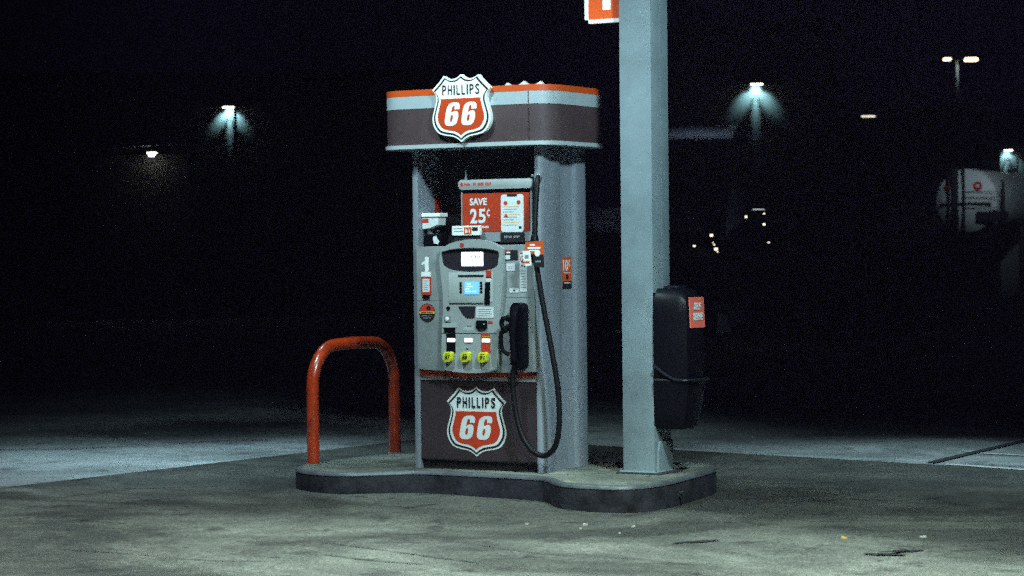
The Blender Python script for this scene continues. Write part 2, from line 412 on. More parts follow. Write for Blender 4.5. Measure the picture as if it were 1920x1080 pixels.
obj('kerb_bolt', bm, M_dark, isl, world=True)

# ------------------------------------------------------------------ bollard
bo = thing('hoop_bollard', 'glossy orange steel hoop bollard standing on the rounded left end of the island', 'bollard', (-1.65, .435, .16))
x = -1.65; y0, y1 = -.055, .925; zt = .935; rb = .27
path = [(x, y0, .155), (x, y0, .35), (x, y0, .55)]
for i in range(13):
    a = R(180 - 90 * i / 12); path.append((x, y0 + rb + rb * math.cos(a), zt - rb + rb * math.sin(a)))
path.append((x, (y0 + y1) / 2, zt + .006))
for i in range(13):
    a = R(90 - 90 * i / 12); path.append((x, y1 - rb + rb * math.cos(a), zt - rb + rb * math.sin(a)))
path += [(x, y1, .55), (x, y1, .35), (x, y1, .155)]
obj('hoop', tube(path, .0415, 24), M_bollard, bo, smooth=True, world=True)
for yy in (y0, y1):
    obj('mortar_collar', vert(circle(x, yy, .052, 20), .158, .166, .003), M_isl, bo, smooth=True, world=True)

# ------------------------------------------------------------------ fuel dispenser
D = thing('fuel_dispenser', 'grey and plum fuel dispenser with orange-banded header, shield signs and black hose', 'fuel pump', (-.43, .31, .16))
Z0 = .1605
# carcass
obj('lower_cabinet', bx(-.85, .0, .012, .608, .215, .79, bev=.003), M_plumlo, D, world=True)
obj('kick_plate', bx(-.845, .0, .035, .585, Z0, .2145), M_kick, D, world=True)
for ys in (0, 1):                                   # a column each side: profile in plan
    pass
lc = [(-.905, .030), (-.895, .008), (-.875, .0), (-.853, .004), (-.853, .616), (-.875, .62), (-.895, .612), (-.905, .59)]
obj('side_column', vert(lc, Z0, 2.199, bm=None), M_silver, D, smooth=True, world=True)
rc = [(.002, .014), (.010, .003), (.025, .0), (.040, .006), (.052, .022), (.056, .05), (.056, .225), (.050, .250), (.038, .262), (.034, .275), (.034, .425), (.038, .438), (.050, .450), (.056, .475), (.056, .565), (.048, .595), (.030, .614), (.010, .62), (.002, .61)]
obj('side_column', vert(rc, Z0, 2.199), M_silver, D, smooth=True, world=True)
obj('core', bx(-.852, .001, .03, .590, .792, 1.575, bev=.003), M_dark, D, world=True)
obj('bay_back_panel', bx(-.851, .000, .30, .318, 1.577, 2.199), M_dark, D, world=True)
# lower panel stripes and decal
obj('orange_stripe', bx(-.851, .001, .004, .012, .752, .786), M_orangelow, D, world=True)
obj('silver_stripe', bx(-.851, .001, .006, .012, .727, .7515), M_grey, D, world=True)
obj('panel_seam', bx(-.851, .001, .009, .012, .221, .226), M_ink, D, world=True)
make_shield(D, -.436, .247, .438, .443, .010, .0015, M_decalw, M_decalr, name='shield_decal', bold=.022, label='dull shield decal on the lower plum panel')

# upper door with a belly to the bottom edge
dpts = [(-.849, .797)] + [(-.849 + .87 * t, .797 - .006 * t - .012 * math.sin(math.pi * t)) for t in [i / 12 for i in range(1, 12)]] + [(.021, .791), (.024, 1.586), (-.849, 1.579)]
door = obj('control_door', front(dpts, -.030, .055, .006), M_door, D, world=True, smooth=True)
obj('door_seam', bx(-.848, -.665, -.0315, -.029, 1.236, 1.239), M_grey, door, world=True)
obj('door_seam', bx(-.19, .02, -.0315, -.029, 1.256, 1.259), M_grey, door, world=True)
# arched bezel
arch = [(p.x, p.y) for p in catmull([(-.655, 1.560, 0), (-.628, 1.572, 0), (-.56, 1.602, 0), (-.418, 1.622, 0), (-.281, 1.604, 0), (-.212, 1.574, 0), (-.188, 1.560, 0)], 5)]
side_r = [(p.x, p.y) for p in catmull([(-.190, 1.50, 0), (-.186, 1.40, 0), (-.205, 1.24, 0), (-.225, 1.02, 0), (-.236, .84, 0), (-.246, .800, 0)], 4)]
bot = [(p.x, p.y) for p in catmull([(-.30, .786, 0), (-.44, .779, 0), (-.58, .788, 0), (-.638, .805, 0)], 4)]
side_l = [(p.x, p.y) for p in catmull([(-.652, .86, 0), (-.642, 1.05, 0), (-.632, 1.25, 0), (-.650, 1.42, 0), (-.658, 1.50, 0)], 4)]
bz = obj('control_bezel', front(arch + side_r + bot + side_l, -.060, .031, .008), M_bezel, D, smooth=True, world=True)
obj('bezel_mark', front(shield(-.487, 1.572, .03, .028), -.062, .002), M_stick_r, bz, world=True)
# dark smoked display window
dw = catmull([(-.634, 1.538, 0), (-.60, 1.549, 0), (-.42, 1.561, 0), (-.27, 1.551, 0), (-.218, 1.538, 0), (-.222, 1.50, 0), (-.232, 1.455, 0), (-.30, 1.432, 0), (-.43, 1.422, 0), (-.56, 1.436, 0), (-.618, 1.462, 0), (-.630, 1.50, 0)], 4, closed=True)
M_smoke = mat('smoked_window', (0.022, 0.018, 0.024), 0.3, 0, 0.2, 9)
dsp = obj('display_window', front([(p.x, p.y) for p in dw], -.063, .004, .0012), M_smoke, bz, world=True)
obj('window_brow', tube(catmull([(-.632, -.066, 1.541), (-.55, -.070, 1.556), (-.42, -.072, 1.563), (-.29, -.070, 1.556), (-.22, -.066, 1.541)], 5), .005, 8), M_black, bz, smooth=True, world=True)
lcd = obj('price_display', front(rrect(-.490, -.329, 1.453, 1.542, .006), -.0645, .002), M_lcd, bz, world=True)
obj('card_reader_slot', bx(-.516, -.328, -.064, -.058, 1.386, 1.398), M_ink, bz, world=True)
obj('lcd_digits', text_bm('330', -.425, -.350, 1.504, 1.522, -.0655, bold=0.0), M_grey, bz, world=True)
obj('lcd_digits', bx(-.425, -.400, -.0655, -.0645, 1.488, 1.492), M_grey, bz, world=True)
obj('lcd_digits', bx(-.392, -.345, -.0655, -.0645, 1.488, 1.492), M_grey, bz, world=True)
# inset reader panel
obj('reader_panel', front(rrect(-.590, -.262, 1.222, 1.415, .012), -.0615, .003, .001), M_bezel2, bz, smooth=True, world=True)
obj('panel_groove', bx(-.585, -.335, -.0625, -.059, 1.214, 1.219), M_ink, bz, world=True)
scr = obj('keypad_screen', front(rrect(-.469, -.364, 1.275, 1.354, .004), -.0645, .003), M_blue, bz, world=True)
for k in range(4):
    for xx in (-.505, -.354):
        obj('soft_key', front(rrect(xx, xx + .016, 1.286 + k * .0185, 1.298 + k * .0185, .003), -.0660, .005), M_black, bz, world=True)
for k, (a, b) in enumerate([(-.450, -.418), (-.452, -.410), (-.460, -.435), (-.460, -.380)]):
    obj('screen_text', bx(a, b, -.0655, -.0645, 1.338 - k * .016, 1.344 - k * .016), M_cyan, bz, world=True)
obj('card_swipe', front([(-.316, 1.350), (-.281, 1.350), (-.286, 1.212), (-.325, 1.212)], -.066, .006, .001), M_black, bz, world=True)
ms = obj('swipe_sticker', bx(-.311, -.273, -.0635, -.060, 1.385, 1.424), M_stick_r, bz, world=True)
obj('swipe_sticker_stripe', bx(-.311, -.273, -.0645, -.060, 1.378, 1.3845), M_ink, bz, world=True)
obj('swipe_sticker_stripe', bx(-.313, -.275, -.0645, -.060, 1.353, 1.376), M_decalw, bz, world=True)
# middle strip
obj('lock', front(circle(-.592, 1.188, .013, 16), -.066, .008, .002), M_black, bz, smooth=True, world=True)
obj('receipt_chute', front([(-.517, 1.200), (-.392, 1.200), (-.400, 1.125), (-.455, 1.125), (-.488, 1.150)], -.0625, .004), M_smoke, bz, world=True)
ns = obj('notice_sticker', front(rrect(-.386, -.259, 1.128, 1.196, .004), -.0625, .003), M_decalw, bz, world=True)
for k in range(4):
    obj('notice_print', bx(-.372, -.272 - .012 * (k % 2), -.0634, -.0620, 1.180 - k * .0135, 1.1835 - k * .0135), M_grey, ns, world=True)
obj('intercom_button', front(rrect(-.622, -.575, 1.098, 1.142, .006), -.063, .004), M_grey, bz, world=True)
obj('intercom_cap', front(circle(-.600, 1.120, .013, 16), -.069, .008, .003), M_white, bz, smooth=True, world=True)
obj('call_plate', front(rrect(-.636, -.535, 1.066, 1.090, .004), -.0645, .005), M_bezel2, bz, world=True)
obj('call_recess', bx(-.627, -.543, -.0625, -.058, 1.034, 1.064), M_black, bz, world=True)
obj('barcode_scanner', front(rrect(-.385, -.307, 1.056, 1.112, .01), -.070, .012, .003), M_black, bz, smooth=True, world=True)
obj('scanner_label', bx(-.300, -.268, -.0625, -.059, 1.092, 1.108), M_stick_r, bz, world=True)
obj('scanner_light', bx(-.332, -.318, -.0708, -.069, 1.087, 1.091), mat('green_led', (.05, .5, .15), .4, emit=(.1, .8, .3), estr=.5), bz, world=True)
obj('small_label', bx(-.484, -.409, -.0615, -.059, 1.046, 1.068), M_bezel2, bz, world=True)
obj('small_label', bx(-.455, -.425, -.0618, -.059, 1.074, 1.082), M_grey, bz, world=True)
obj('panel_groove', bx(-.650, -.240, -.0615, -.058, 1.028, 1.032), M_ink, bz, world=True)
# grade selectors
for (xa, m, num, pl) in ((-.608, M_black, '87', -.600), (-.482, None, '88', -.473), (-.352, M_stick_r, '91', -.344)):
    if m: obj('grade_label', bx(xa, xa + .066, -.0635, -.059, .907, 1.027 if m is M_black else 1.030), m, bz, world=True)
    obj('price_window', front(rrect(pl, pl + .058, .974, .998, .004), -.0665, .005), M_price, bz, world=True)
    if num == '91': obj('grade_print', bx(-.343, -.290, -.0642, -.062, 1.008, 1.013), M_gold, bz, world=True)
    if num == '88': obj('grade_print', bx(-.462, -.445, -.0625, -.059, .928, .934), M_ink, bz, world=True)
    bxa = {'87': -.622, '88': -.494, '91': -.366}[num]
    gb = obj('grade_button', front([(u + (w - .882) * .12, w) for u, w in rrect(bxa + .003, bxa + .067, .850, .913, .013)], -.088, .028, .006), M_yellow, bz, smooth=True, world=True)
    obj('button_number', text_bm(num, bxa + .016, bxa + .056, .866, .892, -.0885, bold=.02, shear=.15), M_ink, gb, world=True)
    obj('button_print', bx(bxa + .022, bxa + .052, -.0890, -.0875, .898, .902), M_ink, gb, world=True)
# left of the door
obj('pump_number', front([(-.808, 1.474), (-.784, 1.488), (-.780, 1.513), (-.755, 1.513), (-.755, 1.4185), (-.783, 1.4185), (-.783, 1.470), (-.806, 1.460)], -.0320, .0025), M_white, door, world=True)
obj('number_base', bx(-.811, -.741, -.0325, -.0295, 1.388, 1.418), M_white, door, world=True)
sk = obj('price_card', front(rrect(-.811, -.737, 1.272, 1.385, .006), -.034, .005), M_stick_r, door, world=True)
obj('card_face', front(rrect(-.800, -.748, 1.290, 1.374, .003), -.0355, .002), M_decalw, sk, world=True)
for k in range(5): obj('card_print', bx(-.793, -.757 - .004 * (k % 2), -.0362, -.035, 1.360 - k * .014, 1.363 - k * .014), M_grey, sk, world=True)
obj('card_clip', bx(-.800, -.748, -.040, -.0295, 1.248, 1.271, bev=.003), M_black, door, world=True)
rs = obj('round_sticker', front(circle(-.770, 1.157, .060, 32), -.0320, .003), M_ink, door, world=True)
obj('sticker_ring', front(circle(-.770, 1.157, .060, 32), -.0318, .0015), M_stick_r, rs, world=True)
ring = [(p[0], p[1]) for p in circle(-.770, 1.157, .053, 32)]
obj('sticker_top', front([p for p in circle(-.770, 1.157, .055, 36) if p[1] > 1.166], -.0332, .0015), M_stick_r, rs, world=True)
obj('sticker_shade', front(blob(-.757, 1.188, .016, .014, 0, 12, .2), -.0338, .001), M_ink, rs, world=True)
obj('sticker_band', bx(-.829, -.711, -.0345, -.0325, 1.152, 1.166), M_gold, rs, world=True)
obj('sticker_print', bx(-.812, -.774, -.0350, -.034, 1.156, 1.162), M_ink, rs, world=True)
obj('sticker_print', bx(-.768, -.728, -.0350, -.034, 1.156, 1.162), M_ink, rs, world=True)
for k in range(2): obj('sticker_print', bx(-.808 + k * .008, -.732 - k * .008, -.0332, -.0315, 1.136 - k * .014, 1.140 - k * .014), M_grey, rs, world=True)
# right of the door
s1 = obj('instruction_sticker', bx(-.193, -.097, -.0325, -.0295, 1.488, 1.552), M_ink, door, world=True)
obj('sticker_patch', bx(-.190, -.152, -.0335, -.0315, 1.528, 1.549), M_stick_r, s1, world=True)
obj('sticker_patch', bx(-.190, -.152, -.0335, -.0315, 1.494, 1.520), M_decalw, s1, world=True)
obj('sticker_patch', bx(-.176, -.150, -.0342, -.0325, 1.532, 1.540), M_white, s1, world=True)
s2 = obj('blank_sticker', front(rrect(-.181, -.118, 1.422, 1.468, .004), -.0325, .003), M_decalw, door, world=True)
obj('sticker_print', bx(-.170, -.130, -.0332, -.0315, 1.446, 1.449), M_grey, s2, world=True)
obj('sticker_print', bx(-.170, -.135, -.0332, -.0315, 1.436, 1.439), M_grey, s2, world=True)
s3 = obj('warning_sticker', front(rrect(-.084, -.031, 1.290, 1.540, .004), -.0325, .003), M_decalw, door, world=True)
bm = bmesh.new()
n = 24
ro, ri = circle(-.057, 1.494, .023, n), circle(-.057, 1.494, .017, n)
for i in range(n):
    q = [ro[i], ro[(i + 1) % n], ri[(i + 1) % n], ri[i]]
    front(q, -.0338, .0012, bm=bm)
front([(-.073, 1.480), (-.069, 1.476), (-.041, 1.508), (-.045, 1.512)], -.0342, .001, bm=bm)
obj('prohibition_ring', bm, M_stick_r, s3, world=True)
obj('sticker_print', bx(-.080, -.036, -.0335, -.0315, 1.526, 1.537), M_stick_r, s3, world=True)
obj('sticker_print', bx(-.072, -.060, -.0335, -.0315, 1.448, 1.458), M_ink, s3, world=True)
obj('sticker_print', bx(-.052, -.042, -.0335, -.0315, 1.444, 1.452), M_ink, s3, world=True)
for k in range(7): obj('sticker_print', bx(-.076, -.040 - .003 * (k % 3), -.0335, -.0315, 1.420 - k * .017, 1.423 - k * .017), M_grey, s3, world=True)
s4 = obj('small_sticker', front(rrect(-.160, -.092, 1.285, 1.313, .004), -.0325, .003), M_decalw, door, world=True)
obj('sticker_print', front(circle(-.125, 1.299, .007, 10), -.0335, .001), M_ink, s4, world=True)
for k in range(6): obj('holster_sticker', bx(-.168, -.150 + .004 * (k % 2), -.0325, -.0295, .840 + k * .018, .848 + k * .018), M_gold if k == 3 else M_grey, door, world=True)

# header
hp = rrect(-1.11, .192, -.10, .72, .22, 12)
def stad(d): return rrect(-1.090 - d, .170 + d, -.10 - d, .72 + d, .17 + d, 12)
hd = obj('header', vert(stad(-.004), 2.205, 2.560), M_plum, D, smooth=True, world=True)
obj('plum_band', vert(stad(0), 2.2255, 2.4545), M_plum, hd, smooth=True, world=True)
obj('silver_band', vert(stad(.002), 2.455, 2.5345), M_band, hd, smooth=True, world=True)
obj('orange_band', vert(stad(.003), 2.535, 2.574), M_orange, hd, smooth=True, world=True)
obj('lower_lip', vert(stad(.012), 2.2005, 2.225, .004), M_lip, hd, smooth=True, world=True)
obj('panel_joint', bx(.028, .031, -.1028, -.098, 2.226, 2.534), M_plum, hd, world=True)
make_shield(D, -.436, 2.231, .424, .425, -.135, .034, M_white, M_red, label='bright raised shield sign on the near face of the header')
make_shield(D, -.480, 2.240, .424, .425, .757, .032, M_white, M_red, sgn=-1, label='far-side shield sign, only its white scalloped top showing over the header')

# contents of the open bay
bar = obj('sign_holder_bar', front(rrect(-.556, -.020, 1.937, 1.999, .02), .015, .03, .005), M_bezel, D, smooth=True, world=True)
random.seed(5)
def smear(x0, x1, z0, z1, y, m, par, nm, n):
    # print too small to read: a row of broken little strokes
    bm = bmesh.new(); a = x0; st = (x1 - x0) / n
    for k in range(n):
        if random.random() < .16: continue
        h = (z1 - z0); b0 = z0 + h * random.choice((0, 0, .25)); b1 = z1 - h * random.choice((0, 0, .3))
        box(bm, x0 + k * st, x0 + (k + .72) * st, y - .0006, y + .001, b0, b1)
    obj(nm, bm, m, par, world=True)
smear(-.510, -.310, 1.960, 1.980, .0145, M_stick_r, bar, 'bar_print', 18)
obj('bar_print', front(circle(-.530, 1.970, .012, 12), .0135, .002), M_stick_r, bar, world=True)
po = obj('poster', bx(-.533, -.043, .027, .034, 1.668, 1.912), M_poster, D, world=True)
obj('poster_text', text_bm('SAVE', -.478, -.352, 1.836, 1.882, .0265, bold=.03), M_decalw, po, world=True)
obj('poster_text', text_bm('2', -.476, -.424, 1.722, 1.815, .0265, bold=.03), M_decalw, po, world=True)
obj('poster_text', text_bm('5', -.414, -.362, 1.722, 1.815, .0265, bold=.03), M_decalw, po, world=True)
def cent(y, x0, x1, z0, z1, axis='y'):
    bm = bmesh.new(); cx, cz = (x0 + x1) / 2, (z0 + z1) / 2; n = 16; h = (z1 - z0) * .36; w = (x1 - x0) / 2
    f = (lambda p, t: (p[0], y - .0012 * (1 - t), p[1])) if axis == 'y' else (lambda p, t: (y + .0012 * (1 - t), p[0], p[1]))
    for i in range(2, n - 2 + 0):
        a0, a1 = 2 * math.pi * i / n + .2 * 0, 2 * math.pi * (i + 1) / n
        prism([(cx + w * math.cos(a0), cz + h * math.sin(a0)), (cx + w * math.cos(a1), cz + h * math.sin(a1)), (cx + w * .5 * math.cos(a1), cz + h * .62 * math.sin(a1)), (cx + w * .5 * math.cos(a0), cz + h * .62 * math.sin(a0))], f, bm=bm)
    for a, b in ((z0, cz - h * .9), (cz + h * .9, z1)): prism([(cx - w * .16, a), (cx + w * .16, a), (cx + w * .16, b), (cx - w * .16, b)], f, bm=bm)
    return bm
obj('poster_text', cent(.0265, -.354, -.325, 1.758, 1.815), M_decalw, po, world=True)
smear(-.470, -.330, 1.692, 1.706, .0265, M_decalw, po, 'poster_print', 16)
ph = obj('phone_picture', front(rrect(-.249, -.085, 1.664, 1.900, .018), .0255, .0015), M_decalw, po, world=True)
obj('phone_notch', front(rrect(-.205, -.130, 1.886, 1.902, .006), .0250, .001), M_ink, ph, world=True)
obj('phone_print', front(circle(-.215, 1.846, .014, 14), .0248, .001), M_stick_r, ph, world=True)
obj('phone_print', front(circle(-.120, 1.850, .014, 14), .0248, .001), M_stick_r, ph, world=True)
obj('phone_print', front([(-.228, 1.756), (-.196, 1.756), (-.212, 1.782)], .0248, .001), M_stick_r, ph, world=True)
for k in range(8): obj('phone_print', bx(-.232, -.115 - .02 * (k % 3), .0248, .026, 1.822 - k * .0165, 1.8255 - k * .0165), M_grey if k % 3 else M_gold, ph, world=True)
obj('phone_print', bx(-.120, -.100, .0248, .026, 1.684, 1.700), M_ink, ph, world=True)
obj('holder_foot', bx(-.410, -.030, .029, .040, 1.606, 1.667), M_grey, D, world=True)
fl = obj('foot_label', bx(-.252, -.083, .022, .0285, 1.600, 1.662), M_ink, D, world=True)
smear(-.225, -.110, 1.628, 1.642, .0215, M_grey, fl, 'foot_print', 10)
obj('holder_bracket', bx(-.545, -.533, .030, .045, 1.60, 1.94), M_grey, D, world=True)
obj('holder_bracket', bx(-.040, -.026, .030, .045, 1.60, 1.94), M_grey, D, world=True)
obj('aerial_stub', tube([(-.508, .03, 1.998), (-.508, .03, 2.02), (-.508, .03, 2.06)], [.010, .007, .003], 8), M_steel, D, world=True)
tp = obj('topper_sign', front(rrect(-.582, -.376, 1.648, 1.708, .004), -.022, .022, .002), M_white, D, world=True)
obj('topper_patch', bx(-.492, -.438, -.024, -.0215, 1.655, 1.698), M_stick_o, tp, world=True)
obj('topper_patch', bx(-.432, -.392, -.024, -.0215, 1.676, 1.698), M_ink, tp, world=True)
obj('topper_print', bx(-.570, -.505, -.0232, -.0215, 1.690, 1.694), M_grey, tp, world=True)
obj('topper_print', bx(-.570, -.500, -.0232, -.0215, 1.672, 1.676), M_grey, tp, world=True)
smear(-.482, -.448, 1.664, 1.688, -.0245, M_white, tp, 'topper_print', 4)
obj('topper_stand', bx(-.575, -.385, -.012, -.004, 1.600, 1.647), M_dark, D, world=True)
# small lidded tub and bracket at the left of the bay
tb = obj('towel_tray', front([(-.850, 1.768), (-.724, 1.768), (-.730, 1.718), (-.790, 1.696), (-.850, 1.690)], .045, .09, .004), M_decalw, D, world=True)
obj('tray_lid', bx(-.851, -.712, .038, .140, 1.7685, 1.793, bev=.004), M_white, tb, world=True)
obj('tray_label', bx(-.846, -.800, .0435, .046, 1.732, 1.758), M_stick_r, tb, world=True)
obj('tray_stem', bx(-.825, -.800, .07, .10, 1.578, 1.69), M_grey, D, world=True)
obj('wiper_box', bx(-.848, -.715, .06, .15, 1.577, 1.660, bev=.006), M_black, D, world=True)
obj('white_tab', front([(-.772, 1.640), (-.750, 1.648), (-.726, 1.610), (-.735, 1.594), (-.765, 1.600)], .050, .004), M_decalw, D, world=True)
obj('bay_sticker', bx(-.8525, -.849, .205, .275, 1.80, 1.90), M_stick_r, D, world=True)
# side stickers (looking towards +x)
def face_x(y0_, y1_, z0_, z1_, xx, th=.002): return bx(xx - th, xx, y0_, y1_, z0_, z1_)
ss = obj('discount_sticker', face_x(.300, .418, 1.303, 1.504, .0365), M_stick_o, D, world=True)
obj('sticker_foot', face_x(.300, .418, 1.303, 1.350, .0375), M_ink, ss, world=True)
obj('sticker_text', text_bm('10', .308, .372, 1.415, 1.488, .0366, bold=.02, face='x'), M_decalw, ss, world=True)
obj('sticker_text', cent(.0366, .380, .410, 1.440, 1.488, 'x'), M_decalw, ss, world=True)
obj('sticker_line', face_x(.318, .400, 1.401, 1.406, .0375), M_decalw, ss, world=True)
obj('sticker_hand', face_x(.345, .375, 1.362, 1.392, .0373), M_ink, ss, world=True)
obj('sticker_line', face_x(.320, .398, 1.336, 1.343, .0385), M_decalw, ss, world=True)

# hose with nozzle
pa = [(.030, .02, 2.015), (.040, -.02, 1.95), (.046, -.055, 1.78), (.055, -.085, 1.60), (.062, -.095, 1.52), (.085, -.100, 1.40), (.120, -.105, 1.22), (.170, -.105, .98), (.212, -.100, .74), (.225, -.098, .56), (.215, -.095, .42), (.180, -.09, .325), (.110, -.085, .278), (.030, -.08, .300), (-.045, -.075, .38), (-.092, -.07, .50), (-.118, -.065, .64), (-.124, -.065, .76), (-.105, -.065, .84)]
hs = obj('hose', tube(catmull(pa, 8), .0175, 14), M_hose, D, smooth=True, world=True)
obj('swivel', tube([(.016, .05, 2.10), (.018, .035, 2.07), (.024, .025, 2.04), (.030, .02, 2.00), (.034, .0, 1.975)], [.012, .022, .016, .024, .020], 14), M_steel, hs, smooth=True, world=True)
obj('swivel_bracket', bx(-.02, .035, .01, .06, 2.005, 2.02, bev=.002), M_steel, D, world=True)
obj('breakaway', tube([(.052, -.078, 1.64), (.056, -.086, 1.60), (.060, -.093, 1.535), (.066, -.096, 1.47)], [.022, .028, .028, .022], 14), M_black, hs, smooth=True, world=True)
def quad_front(a, y, th=.003): return front(a, y, th)
tg = obj('hose_tag', quad_front([(.018, 1.600), (.146, 1.606), (.148, 1.500), (.090, 1.515), (.020, 1.535)], -.135), M_stick_o, hs, world=True, label='orange tag on the hose')
obj('tag_text', bx(.050, .085, -.1368, -.1345, 1.576, 1.586), M_white, tg, world=True)
obj('tag_text', bx(.035, .125, -.1368, -.1345, 1.556, 1.568), M_white, tg, world=True)
obj('tag_text', bx(.045, .112, -.1368, -.1345, 1.543, 1.550), M_white, tg, world=True)
t2 = obj('hose_tag', quad_front([(.072, 1.528), (.148, 1.520), (.152, 1.440), (.080, 1.448)], -.139), M_ink, hs, world=True, label='black tag below the orange one')
obj('tag_emblem', front(circle(.106, 1.530, .020, 18), -.1412, .003), M_white, t2, world=True)
obj('tag_text', bx(.092, .130, -.1402, -.1385, 1.474, 1.484), M_grey, t2, world=True)
t3 = obj('hose_tag', quad_front([(.000, 1.545), (.056, 1.545), (.064, 1.455), (.022, 1.450), (.006, 1.500)], -.142), M_white, hs, world=True, label='white and orange card tag on the hose')
obj('tag_patch', bx(.014, .052, -.1440, -.1415, 1.470, 1.482), M_stick_o, t3, world=True)
obj('tag_text', bx(.018, .044, -.1438, -.1415, 1.500, 1.520), M_grey, t3, world=True)
# nozzle holster and nozzle
ho = obj('nozzle_holster', front(rrect(-.128, -.026, .812, 1.222, .030), -.085, .056, .014), M_black, D, smooth=True, world=True)
nz = obj('nozzle', tube(catmull([(-.085, -.110, .86), (-.088, -.118, .98), (-.086, -.120, 1.07), (-.075, -.112, 1.15), (-.060, -.098, 1.20)], 5), [.020] * 8 + [.026] * 8 + [.022] * 5, 12), M_black, D, smooth=True, world=True)
obj('nozzle_lever', tube(catmull([(-.110, -.120, 1.12), (-.150, -.125, 1.125), (-.165, -.125, 1.10), (-.155, -.125, 1.07), (-.125, -.122, 1.05)], 4), .015, 10), M_black, nz, smooth=True, world=True)
obj('nozzle_guard', tube(catmull([(-.130, -.118, 1.05), (-.168, -.122, 1.035), (-.170, -.122, .98), (-.160, -.12, .93), (-.120, -.115, .90)], 4), .013, 10), M_black, nz, smooth=True, world=True)
obj('nozzle_cap', bx(-.175, -.140, -.135, -.105, 1.030, 1.062, bev=.012, seg=3), M_black, nz, smooth=True, world=True)
obj('nozzle_cap', bx(-.135, -.100, -.140, -.105, 1.060, 1.092, bev=.012, seg=3), M_black, nz, smooth=True, world=True)
obj('nozzle_cap', bx(-.130, -.095, -.138, -.105, 1.115, 1.150, bev=.012, seg=3), M_black, nz, smooth=True, world=True)

# ------------------------------------------------------------------ canopy column, its sign and the washing unit
pl = thing('canopy_column', 'square grey painted steel canopy column standing on the right end of the island', 'column', (.615, .325, .16))
obj('shaft', bx(.503, .724, .205, .445, .1615, 5.2, bev=.010), M_pole, pl, world=True, smooth=True)
obj('shaft_seam', bx(.7235, .7255, .330, .334, .30, 5.0), M_pole, pl, world=True)
obj('base_plate', bx(.486, .745, .188, .466, .169, .176, bev=.002), M_pole, pl, world=True)
for a in (.494, .736):
    for b in (.196, .458): obj('anchor_bolt', vert(circle(a, b, .006, 6), .1765, .190), M_steel, pl, world=True)
obj('base_shade_pad', bx(.47, .78, .17, .49, .158, .168, bev=.003), M_joint_shade, pl, world=True)  # dark pad stands for the shadow around the column base
gp = bmesh.new(); prism([(.205 + .03, .165), (.43, .165), (.44, .30), (.445, .36), (.26, .36), (.245, .30)], lambda p, t: (.724 + (1 - t) * .012, p[0], p[1]), .003, gp)
obj('base_cover', gp, M_pole, pl, world=True)

sg = thing('pump_number_sign', 'orange and white square sign with a white figure, fixed beside the column top', 'sign', (.37, .31, 2.97))
obj('panel', bx(.243, .5025, .298, .330, 2.989, 3.40), M_signo, sg, world=True)
obj('border', bx(.217, .2425, .295, .333, 2.990, 3.40), M_signw, sg, world=True)
obj('border', bx(.243, .5025, .295, .333, 2.966, 2.9885), M_signw, sg, world=True)
obj('figure', text_bm('1', .345, .400, 3.045, 3.32, .2975, bold=.03), M_signw, sg, world=True)

wu = thing('windshield_washing_unit', 'black plastic windshield washing unit with red sticker, mounted on the column side', 'washing station', (.84, .33, .45))
bm = bmesh.new()
ur = [(0.735, .485), (.905, .485), (.950, .455), (.965, .40), (.965, .27), (.950, .215), (.905, .185), (.735, .185)]
def ringat(bm, z, s, dx=0.0):
    cx_, cy_ = .735, .335
    return [bm.verts.new((cx_ + (a - cx_) * s + (dx if a > .8 else 0), cy_ + (b - cy_) * (s ** 1.1) , z)) for a, b in ur]
def loft(bm, levels):
    rs = [ringat(bm, *l) for l in levels]
    for a, b in zip(rs, rs[1:]):
        for i in range(len(ur)): bm.faces.new((a[i], a[(i + 1) % len(ur)], b[(i + 1) % len(ur)], b[i]))
    bm.faces.new(rs[0][::-1]); bm.faces.new(rs[-1])
loft(bm, [(.742, .95), (.80, 1.0), (1.0, 1.0), (1.14, .995), (1.21, .97), (1.26, .88), (1.293, .74), (1.305, .58)])
hsn = obj('towel_housing', bm, M_black, wu, smooth=True, world=True)
bm = bmesh.new()
loft(bm, [(.440, .72), (.455, .80), (.56, .92), (.66, .98), (.715, 1.03), (.742, 1.06), (.752, 1.03)])
obj('bucket', bm, M_black, wu, smooth=True, world=True)
M_rim = mat('worn_plastic_rim', (0.008, 0.010, 0.016), 0.3, 0, 0.4, 14, spec=.3)
rim = catmull([(.740, .170, .835), (.80, .172, .79), (.875, .172, .752), (.935, .180, .744), (.978, .225, .744), (.988, .33, .744), (.978, .44, .744), (.94, .490, .744)], 5)
obj('bucket_rim', tube(rim, .009, 10), M_rim, wu, smooth=True, world=True)
obj('back_plate', bx(.7245, .735, .205, .47, .47, 1.28), M_black, wu, world=True)
obj('top_cap', vert(rrect(.755, .862, .262, .410, .03), 1.3075, 1.320, .005), M_rim, wu, smooth=True, world=True)
st = bmesh.new(); q = [(.223, 1.065), (.400, 1.060), (.388, 1.243), (.213, 1.245)]
st = prism([(.232, 1.062), (.432, 1.062), (.420, 1.250), (.222, 1.250)], lambda p, t: (.968 - (p[1] - 1.06) * .02 - t * .006, p[0], p[1]), bm=st)
sk = obj('self_serve_sticker', st, M_self, wu, world=True)
obj('sticker_lettering', text_bm('SELF', .275, .372, 1.172, 1.216, .9680, bold=.045, face='x'), M_decalw, sk, world=True)
obj('sticker_lettering', text_bm('SERVE', .262, .396, 1.108, 1.154, .9690, bold=.045, face='x'), M_decalw, sk, world=True)

